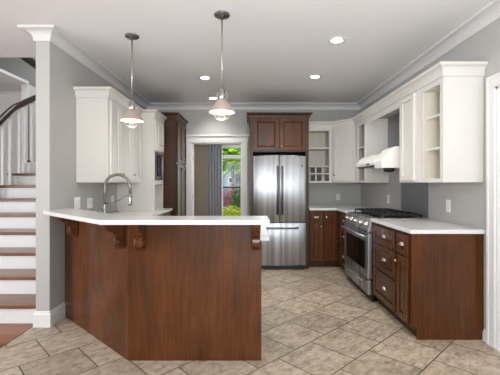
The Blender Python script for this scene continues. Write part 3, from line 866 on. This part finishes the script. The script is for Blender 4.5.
MB().box(TXF - 0.02, TXF, yt0 + 0.02, yt0 + 0.05, TB, TZ1).box(TXF - 0.02, TXF, yt1 - 0.05, yt1 - 0.02, TB, TZ1).box(TXF - 0.02, TXF, yt0 + 0.05, yt1 - 0.05, nz1, MZ0 - 0.003).box(TXF - 0.02, TXF, yt0 + 0.05, yt1 - 0.05, MZ1 + 0.005, MZ1 + 0.04).box(TXF - 0.02, TXF, yt0 + 0.05, yt1 - 0.05, TZ1 - 0.03, TZ1).build('face_frame', 'cream', t, 0.002)
ymt = (yt0 + yt1) / 2
door(t, FT, yt0 + 0.03, ymt - 0.003, MZ1 + 0.025, TZ1 - 0.02, 'cream', knob=(ymt - 0.035, MZ1 + 0.11))
door(t, FT, ymt + 0.003, yt1 - 0.03, MZ1 + 0.025, TZ1 - 0.02, 'cream', knob=(ymt + 0.035, MZ1 + 0.11))
MB().sweep([(XL + 0.003, yt0), (TXF, yt0), (TXF, yt1 - 0.0)], cab_crown(TZ1 - 0.01, UCR, 0.055)).build('crown', 'cream', t)
t = thing('microwave', 'black and steel microwave in the bay of the cream tower', 'microwave', ((TXF + XL) / 2, ymt, MZ0))
MB().box(XL + 0.06, TXF - 0.012, yt0 + 0.054, yt1 - 0.054, MZ0, MZ1).build('body', 'steel_dark', t, 0.003)
d = MB().fbox(FT, yt0 + 0.056, yt1 - 0.18, -0.012, 0.012, MZ0 + 0.01, MZ1 - 0.008).build('door', 'black', t, 0.003)
MB().fbox(FT, yt0 + 0.085, yt1 - 0.205, 0.0122, 0.014, MZ0 + 0.05, MZ1 - 0.04).build('window', 'dark_glass', d)
MB().tube([FT.p(yt1 - 0.2, 0.012, MZ0 + 0.06), FT.p(yt1 - 0.2, 0.04, MZ0 + 0.07), FT.p(yt1 - 0.2, 0.04, MZ1 - 0.06), FT.p(yt1 - 0.2, 0.012, MZ1 - 0.05)], 0.009, 8).build('handle', 'steel', d)
cpn = MB().fbox(FT, yt1 - 0.175, yt1 - 0.056, -0.012, 0.008, MZ0 + 0.01, MZ1 - 0.008).build('control_panel', 'black', t, 0.002)
for k in range(5):
    MB().fbox(FT, yt1 - 0.16, yt1 - 0.072, 0.0082, 0.0095, MZ0 + 0.03 + k * 0.05, MZ0 + 0.055 + k * 0.05).build('button_row', 'nickel', cpn)

PXF = -1.150
yp0 = Y(4.143)
FP = F_LEFT(PXF)
PT = PZ(118, 4.14)
t = thing('pantry_cabinet', 'tall dark brown pantry cabinet with four doors beside the doorway', 'cabinet', ((PXF + XL) / 2, (yp0 + cy) / 2, 0))
MB().box(XL + 0.003, PXF, yp0, cy - 0.03, TOE, PT).box(XL + 0.003, PXF - 0.06, yp0, cy - 0.03, 0, TOE).build('body', 'wood_dark', t, 0.002)
ypm = (yp0 + cy - 0.03) / 2
zsp = PZ(164, 4.4)
for a0, a1, ka in ((yp0 + 0.025, ypm - 0.003, ypm - 0.04), (ypm + 0.003, cy - 0.05, ypm + 0.04)):
    door(t, FP, a0, a1, zsp + 0.012, PT - 0.03, 'wood_dark', knob=(ka, zsp + 0.08))
    door(t, FP, a0, a1, TOE + 0.02, zsp - 0.012, 'wood_dark', knob=(ka, zsp - 0.09))
MB().sweep([(XL + 0.003, yp0), (PXF, yp0), (PXF, cy - 0.03)], cab_crown(PT - 0.012, PZ(112.6, 4.12), 0.05)).build('crown', 'wood_dark', t)

# ------------------------------------------------------------------ peninsula
PD = 1.99
P0, P1 = Vector((-0.912, Y(1.99))), Vector((-1.80, Y(2.62)))
dv = (P1 - P0).normalized()
nv2 = Vector((-dv.y, dv.x))
if nv2.y > 0: nv2 = -nv2                 # outward, towards the camera
P2 = P0 + dv * ((XL + 0.005 - P0.x) / dv.x)
BT0, BT1 = 1.047, 1.080
t = thing('breakfast_bar_base', 'brown wood peninsula base with an angled wing reaching the left wall', 'breakfast bar', (-0.7, Y(2.2), 0))
th = 0.03
q0 = Vector((P0.x, P0.y + th)) + Vector((0.012, 0))
MB().prism([(P0.x, P0.y, 0), (0.085, P0.y, 0), (0.085, P0.y, 0.888), (0.066, P0.y, 0.888), (0.066, P0.y, BT0), (P0.x, P0.y, BT0)], (0, th, 0)).build('front_panel', 'wood', t, 0.002)
a, b_ = P0, P2
MB().poly([(a.x, a.y), (b_.x, b_.y), (b_.x, b_.y + 0.045), (a.x + 0.0, a.y + th)], 0, BT0).build('angled_panel', 'wood', t, 0.002)
# cabinet boxes on the kitchen side
MB().poly([(0.083, Y(1.99) + th + 0.001), (-0.905, Y(1.99) + th + 0.001), (-1.835, P2.y + 0.06), (-1.835, Y(3.0)), (-1.25, Y(3.0)), (-0.72, Y(2.5)), (0.083, Y(2.5))], 0.09, CT0 - 0.001).build('cabinet_box', 'wood_dark', t)
def corbel(parent, base, out, width_dir, s=1.0, wdt=0.062):
    """scrolled bracket: profile in the (out, z) plane"""
    prof = [(0, 0), (0.165, 0), (0.17, -0.012), (0.165, -0.032), (0.150, -0.038), (0.146, -0.055), (0.118, -0.075), (0.098, -0.078), (0.090, -0.095)]
    for k in range(7):
        th_ = math.radians(80 - 150 * k / 6)
        prof.append((0.052 + 0.030 * math.cos(th_), -0.150 + 0.045 * math.sin(th_)))
    prof += [(0.048, -0.205), (0.03, -0.212), (0.0, -0.205)]
    out = Vector((out[0], out[1], 0)).normalized(); wd = Vector((width_dir[0], width_dir[1], 0)).normalized()
    base = Vector(base)
    pts = [base + out * (o * s) + Vector((0, 0, z * s)) - wd * wdt / 2 for o, z in prof]
    ob = MB().prism(pts, wd * wdt).build('corbel', 'wood', parent, 0.005)
    for sgn in (-1, 1):
        g = MB()
        q = base + out * 0.05 * s + Vector((0, 0, -0.158 * s)) + wd * sgn * wdt / 2
        g.lathe(q, [(0.024, 0), (0.022, 0.005), (0.012, 0.006), (0.008, 0.003), (0, 0.003)], wd * sgn, 14)
        g.build('scroll', 'wood', ob)
    return ob
zt = BT0 - 0.001
corbel(t, (PX(139.5, 1.95), Y(1.99) - 0.001, zt), (0, -1), (1, 0))
corbel(t, (PX(256.0, 1.95), Y(1.99) - 0.001, zt), (0, -1), (1, 0))
for tt in (0.07, 0.80):
    q = P0 + (P1 - P0) * tt + nv2 * 0.001
    corbel(t, (q.x, q.y, zt), nv2, dv)
# bar top
ft, bd = Y(1.79), Y(2.03)
BFc = Vector((-1.01, Y(1.79)))
e = Vector((-1.865, Y(2.392)))
o = MB().poly([(0.134, ft), (BFc.x, ft), (e.x, e.y), (-1.875, Y(2.452)), (XL + 0.003, Y(2.452)), (XL + 0.003, Y(2.70)), (-0.93, bd), (0.134, bd)], BT0, BT1).build('bar_countertop', 'quartz', None, 0.005)
tag(o, 'white quartz raised bar top with angled corner on the brown peninsula', 'countertop')
# lower worktop behind the bar and along the left wall
lx = -1.205
o = MB().poly([(0.142, Y(1.965)), (0.068, Y(1.965)), (0.068, Y(1.99) + th + 0.003), (-0.90, Y(1.99) + th + 0.003), (XL + 0.002, P2.y + 0.055), (XL + 0.002, yp0 - 0.003), (lx, yp0 - 0.003), (lx, Y(3.0)), (-0.70, Y(2.53)), (0.142, Y(2.53))], CT0, CT1).build('sink_countertop', 'quartz', None, 0.004)
tag(o, 'low white countertop behind the raised bar and under the microwave tower', 'countertop')
t = thing('base_cabinet', 'brown base cabinet under the cream microwave tower on the left wall', 'cabinet', (-1.55, Y(3.5), 0))
MB().box(XL + 0.003, lx - 0.03, Y(3.0) + 0.003, yp0 - 0.004, TOE, CT0 - 0.001).box(XL + 0.003, lx - 0.09, Y(3.0) + 0.003, yp0 - 0.004, 0, TOE).build('body', 'wood_dark', t)
FLb = F_LEFT(lx - 0.03)
for k in range(3):
    w_ = (yp0 - Y(3.0)) / 3
    door(t, FLb, Y(3.0) + k * w_ + 0.01, Y(3.0) + (k + 1) * w_ - 0.01, TOE + 0.02, CT0 - 0.02, 'wood_dark', knob=(Y(3.0) + k * w_ + 0.05, 0.82))

# faucet
fd = 2.74
fx, fyy = PX(104.6, fd), Y(fd)
t = thing('kitchen_faucet', 'tall chrome pull down faucet with arched spring neck behind the bar', 'faucet', (fx, fyy, CT1))
MB().lathe((fx, fyy, CT1), [(0, 0), (0.03, 0), (0.03, 0.008), (0.02, 0.014), (0.0175, 0.03), (0.0175, 0.17), (0.013, 0.18), (0, 0.18)]).build('base', 'faucet', t)
zt = PZ(174.5, fd); rr = PX(130.2, fd) - fx; rr /= 2
zc = zt - rr
arc = [(fx, fyy, CT1 + 0.17), (fx, fyy, zc - 0.03)]
for k in range(17):
    th_ = math.pi - math.pi * k / 16
    arc.append((fx + rr + rr * math.cos(th_), fyy, zc + rr * math.sin(th_)))
zsp2 = PZ(193, fd)
arc.append((fx + 2 * rr, fyy, zsp2 + 0.0))
MB().tube(arc, 0.013, 12).build('neck', 'faucet', t)
# spring coil round the neck
def along(pts, n):
    P = [Vector(p) for p in pts]
    L = [0]
    for a_, c_ in zip(P, P[1:]): L.append(L[-1] + (c_ - a_).length)
    out = []
    for i in range(n):
        s = L[-1] * i / (n - 1)
        for j_ in range(len(P) - 1):
            if s <= L[j_ + 1] + 1e-9:
                out.append((P[j_].lerp(P[j_ + 1], (s - L[j_]) / (L[j_ + 1] - L[j_])), (P[j_ + 1] - P[j_]).normalized()))
                break
    return out
coil = []
for i, (p, tg) in enumerate(along(arc[1:], 420)):
    u = Vector((0, 1, 0)); v = tg.cross(u).normalized()
    th_ = i * 2 * math.pi / 9
    coil.append(p + (u * math.cos(th_) + v * math.sin(th_)) * 0.0145)
MB().tube(coil, 0.0028, 5).build('spring', 'faucet', t)
MB().lathe((fx + 2 * rr, fyy, PZ(205.5, fd)), [(0, 0), (0.019, 0), (0.02, 0.02), (0.0165, 0.06), (0.0165, 0.11), (0.011, 0.13), (0, 0.13)]).build('spray_head', 'faucet', t)
za_ = PZ(203.5, fd)
MB().tube([(fx, fyy, za_), (fx + 0.08, fyy, za_ + 0.005), (fx + 0.16, fyy, za_ + 0.04), (fx + 0.21, fyy, za_ + 0.075), (fx + 2 * rr - 0.018, fyy, za_ + 0.083)], 0.006, 8).lathe((fx + 2 * rr, fyy, za_ + 0.072), [(0.0168, 0), (0.022, 0), (0.022, 0.02), (0.0168, 0.02)]).build('docking_arm', 'faucet', t)
MB().tube([(fx, fyy - 0.017, CT1 + 0.11), (fx, fyy - 0.05, CT1 + 0.115), (fx - 0.0, fyy - 0.11, CT1 + 0.14)], 0.007, 8).build('lever', 'faucet', t)

# ------------------------------------------------------------------ outlets and switches
def outlet(f, a, z, label, w_=0.07, h_=0.115, n_=1, sw=False):
    t = thing('wall_outlet', label, 'outlet', f.p(a, 0, z), 'white wall plates above the counters')
    MB().fbox(f, a - w_ / 2, a + w_ / 2, 0.0005, 0.006, z - h_ / 2, z + h_ / 2).build('plate', 'white_plastic', t, 0.002)
    for k in range(n_):
        ac = a + (k - (n_ - 1) / 2) * 0.046
        if sw:
            MB().fbox(f, ac - 0.015, ac + 0.015, 0.006, 0.01, z - 0.03, z + 0.03).build('rocker', 'trim', t, 0.001)
        else:
            for s in (-1, 1):
                MB().fbox(f, ac - 0.016, ac + 0.016, 0.006, 0.008, z + s * 0.024 - 0.014, z + s * 0.024 + 0.014).build('socket', 'trim', t, 0.003)
FWL = F_LEFT(XL); FWR = F_RIGHT(XR); FWB = F_BACK(DB)
outlet(FWL, Y(2.85), PZ(203, 2.85), 'white switch plate on the left wall nearest the wall end', 0.117, 0.125, 2, True)
outlet(FWL, Y(3.075), PZ(203, 3.075), 'white switch plate on left wall just beside the faucet neck', 0.12, 0.115, 2, True)
outlet(FWL, Y(3.58), PZ(200, 3.58), 'white outlet plate on left wall under the chrome faucet arch')
outlet(FWB, PX(338, DB), PZ(197, DB), 'white outlet plate on the back wall beside the refrigerator')
outlet(FWR, Y(3.806), PZ(199, 3.806), 'white outlet plate on the right wall between back corner and steel sheet', 0.072, 0.125)
outlet(FWR, Y(2.655), PZ(206, 2.655), 'white outlet plate on the right wall above the near countertop', 0.072, 0.125)

# ------------------------------------------------------------------ lights
def pendant(px, d, label):
    x = PX(px, d); y = Y(d)
    zr = PZ(112.5 if px > 200 else 121.0, d)
    t = thing('pendant_light', label, 'pendant lamp', (x, y, zr), 'pendant lamps over the bar')
    MB().lathe((x, y, CZ), [(0, -0.028), (0.014, -0.028), (0.02, -0.02), (0.058, -0.015), (0.066, -0.009), (0.066, 0), (0, 0)]).build('canopy', 'canopy', t)
    MB().tube([(x, y, zr + 0.19), (x, y, CZ - 0.028)], 0.0055, 8).build('rod', 'nickel', t)
    MB().lathe((x, y, zr), [(0, 0.198), (0.014, 0.198), (0.018, 0.185), (0.018, 0.165), (0.028, 0.160), (0.028, 0.115), (0.024, 0.108), (0, 0.108)]).build('socket', 'nickel', t)
    hd = MB()
    for s in (-1, 1):
        hd.tube([(x + s * 0.028, y, zr + 0.10), (x + s * 0.042, y, zr + 0.125), (x + s * 0.040, y, zr + 0.155), (x + s * 0.016, y, zr + 0.185)], 0.0045, 7)
    hd.build('bracket', 'nickel', t)
    sh = MB().lathe((x, y, zr), [(0.024, 0.112), (0.036, 0.108), (0.046, 0.09), (0.108, 0.012), (0.112, 0.0), (0.109, 0.0), (0.104, 0.010), (0.044, 0.085), (0.024, 0.1)], seg=36).build('shade', 'shade', t)
    MB().lathe((x, y, zr), [(0.1075, 0.0015), (0.1025, 0.009), (0.0425, 0.083), (0.023, 0.098)], seg=36).build('shade_lining', 'shade_in', sh)
    MB().lathe((x, y, zr), [(0, 0.10), (0.014, 0.10), (0.014, 0.07), (0.03, 0.035), (0.033, 0.012), (0.024, -0.012), (0, -0.02)], seg=18).build('bulb', 'bulb', t)
    cg = MB()
    for k in range(6):
        th_ = k * math.pi / 3 + 0.2
        cg.tube([(x + r_ * math.cos(th_), y + r_ * math.sin(th_), zr + z_) for r_, z_ in ((0.058, 0.03), (0.062, -0.01), (0.058, -0.035), (0.042, -0.055), (0.012, -0.064), (0.0, -0.065))], 0.0019, 5)
    for r_, z_ in ((0.062, -0.008), (0.05, -0.047)):
        cg.tube([(x + r_ * math.cos(2 * math.pi * k / 20), y + r_ * math.sin(2 * math.pi * k / 20), zr + z_) for k in range(21)], 0.0019, 5)
    cg.build('wire_cage', 'chrome', t)
    l = bpy.data.lights.new('pendant_bulb', 'POINT'); l.energy = 1.3; l.color = (1.0, 0.85, 0.65); l.shadow_soft_size = 0.03
    lo = bpy.data.objects.new('pendant_bulb_light', l); lo.location = (0, 0, -0.05); lo.parent = t
    COL.objects.link(lo)
pendant(222.0, 2.235, 'brushed metal cone pendant lamp hanging in front of the doorway')
pendant(132.0, 2.56, 'brushed metal cone pendant lamp hanging before the cream left wall cabinet')

def downlight(px, py, label):
    d = (CZ - 0.004 - H) * 266 / (183 - py)
    x, y = PX(px, d), Y(d)
    t = thing('recessed_light', label, 'ceiling light', (x, y, CZ), 'recessed lights in the kitchen ceiling')
    MB().lathe((x, y, CZ), [(0.055, -0.001), (0.055, -0.004), (0.075, -0.006), (0.09, -0.004), (0.092, -0.0005), (0.055, -0.0005)], seg=32).build('trim_ring', 'trim', t)
    MB().lathe((x, y, CZ), [(0, -0.002), (0.054, -0.002), (0.054, -0.0008), (0, -0.0008)], seg=28).build('lens', 'lamp', t)
    l = bpy.data.lights.new('downlight', 'SPOT'); l.energy = 26; l.color = (1.0, 0.95, 0.88); l.spot_size = math.radians(125); l.spot_blend = 0.9; l.shadow_soft_size = 0.05
    lo = bpy.data.objects.new('downlight_spot', l); lo.location = (0, 0, -0.02); lo.parent = t
    COL.objects.link(lo)
downlight(337, 40.5, 'round recessed ceiling light nearest the camera and highest in view')
downlight(205, 78, 'round recessed ceiling light between the two hanging pendants')
downlight(315, 77, 'round recessed ceiling light in front of the refrigerator')
downlight(213, 98.5, 'round recessed ceiling light near the doorway, behind the taller pendant')

# ------------------------------------------------------------------ curtain and the garden
mb = MB()
cd = 6.45
n = 60
xa_, xb_ = PX(208, cd), PX(222.5, cd)
cols = []
for k in range(n + 1):
    s = k / n
    x = xa_ + (xb_ - xa_) * s
    y = Y(cd) + 0.035 * math.sin(s * 2 * math.pi * 5) + 0.01 * math.sin(s * 31)
    cols.append([mb.bm.verts.new((x, y, z)) for z in (0.02, 0.9, 1.8, 2.45)])
for a_, c_ in zip(cols, cols[1:]):
    for q in range(3): mb.bm.faces.new((a_[q], c_[q], c_[q + 1], a_[q + 1])).smooth = True
t = thing('curtain', 'grey curtain hanging beside the garden window through the doorway', 'curtain', ((xa_ + xb_) / 2, Y(cd), 0.02))
cu = mb.build('cloth', 'curtain', t)
so = cu.modifiers.new('thick', 'SOLIDIFY'); so.thickness = 0.004
MB().tube([(xa_ - 0.05, Y(cd), 2.47), (0.1, Y(cd), 2.47)], 0.012, 8).build('rod', 'black', t)

random.seed(4)
o = MB().box(-30, 30, Y(DW) + 0.3, 60, -0.6, -0.5).build('lawn', 'grass')
o['kind'] = 'structure'
def leaves(c, r, n, size, flat=1.0):
    mb = MB()
    for _ in range(n):
        v = Vector((random.gauss(0, 1), random.gauss(0, 1), random.gauss(0, 1))).normalized() * (random.random() ** 0.4)
        p = Vector(c) + Vector((v.x * r[0], v.y * r[1], v.z * r[2]))
        q = Matrix.Rotation(random.uniform(0, 6.3), 3, 'Z') @ Matrix.Rotation(random.uniform(0, 3.1), 3, 'X')
        s = size * random.uniform(0.6, 1.3)
        vs = [mb.bm.verts.new(p + q @ Vector(k)) for k in ((-s, 0, 0), (0, -s * 0.5, s * 0.1), (s, 0, 0), (0, s * 0.5, s * 0.1))]
        mb.bm.faces.new(vs)
    return mb
def plant(name, label, cat, c, r, n, size, m, trunk=0.1, ground=-0.5):
    t = thing(name, label, cat, (c[0], c[1], ground))
    MB().tube([(c[0], c[1], ground), (c[0] + 0.05, c[1], (ground + c[2]) / 2), (c[0], c[1], c[2])], [trunk, trunk * 0.8, trunk * 0.4], 8).build('trunk', 'bark', t)
    leaves(c, r, n, size).build('foliage', m, t, 0, 'stuff')
def W(px, py, d): return (PX(px, d), Y(d), PZ(py, d))
plant('garden_tree', 'bright green leafy tree filling the top of the garden window', 'tree', W(232, 153, 12), (1.3, 1.0, 0.85), 2500, 0.13, 'leaf', 0.1)
plant('garden_tree', 'broad green tree foliage far behind the small house outside', 'tree', W(230, 163, 30), (6.0, 2, 6.5), 7000, 0.75, 'leaf', 0.3)
plant('shrub', 'pink flowering shrub below the window rail in the garden', 'shrub', W(229, 199, 9.0), (0.34, 0.3, 0.42), 700, 0.045, 'pink', 0.03)
plant('shrub', 'green leafy shrub right of the pink flowers in the garden', 'shrub', W(238, 201, 8.6), (0.20, 0.2, 0.45), 500, 0.05, 'shrub', 0.03)
plant('shrub', 'yellow green low shrub at the bottom of the garden window', 'shrub', W(232, 213, 8.2), (0.4, 0.2, 0.22), 500, 0.05, 'yellow', 0.03)
plant('shrub', 'dark red bushy shrub in front of the small house outside', 'shrub', W(240, 180, 14), (0.35, 0.3, 0.4), 500, 0.06, 'bark', 0.04)
# small gabled house across the garden
hd = 20.0
t = thing('house', 'small grey gabled house seen through the garden window', 'house', (PX(231, hd), Y(hd) + 1.5, -0.5))
hx0, hx1, hxm = PX(222.5, hd), PX(239, hd), PX(230.5, hd)
ze, zr = PZ(177, hd), PZ(168.5, hd)
MB().prism([(hx0, Y(hd), -0.5), (hx1, Y(hd), -0.5), (hx1, Y(hd), ze), (hxm, Y(hd), zr), (hx0, Y(hd), ze)], (0, 3, 0)).build('walls', 'siding', t)
rf = MB()
for xe in (hx0 - 0.15, hx1 + 0.15):
    ex = ze - 0.12
    rf.prism([(xe, Y(hd) - 0.2, ex), (hxm, Y(hd) - 0.2, zr + 0.02), (hxm, Y(hd) - 0.2, zr + 0.13), (xe, Y(hd) - 0.2, ex + 0.11)], (0, 3.4, 0))
rf.build('roof', 'roof', t)
f = MB().box(hxm - 0.14, hxm + 0.14, Y(hd) - 0.03, Y(hd), ze - 0.45, ze - 0.05).build('window', 'trim', t)
MB().box(hxm - 0.11, hxm + 0.11, Y(hd) - 0.035, Y(hd) - 0.029, ze - 0.42, ze - 0.08).build('pane', 'dark_glass', f)
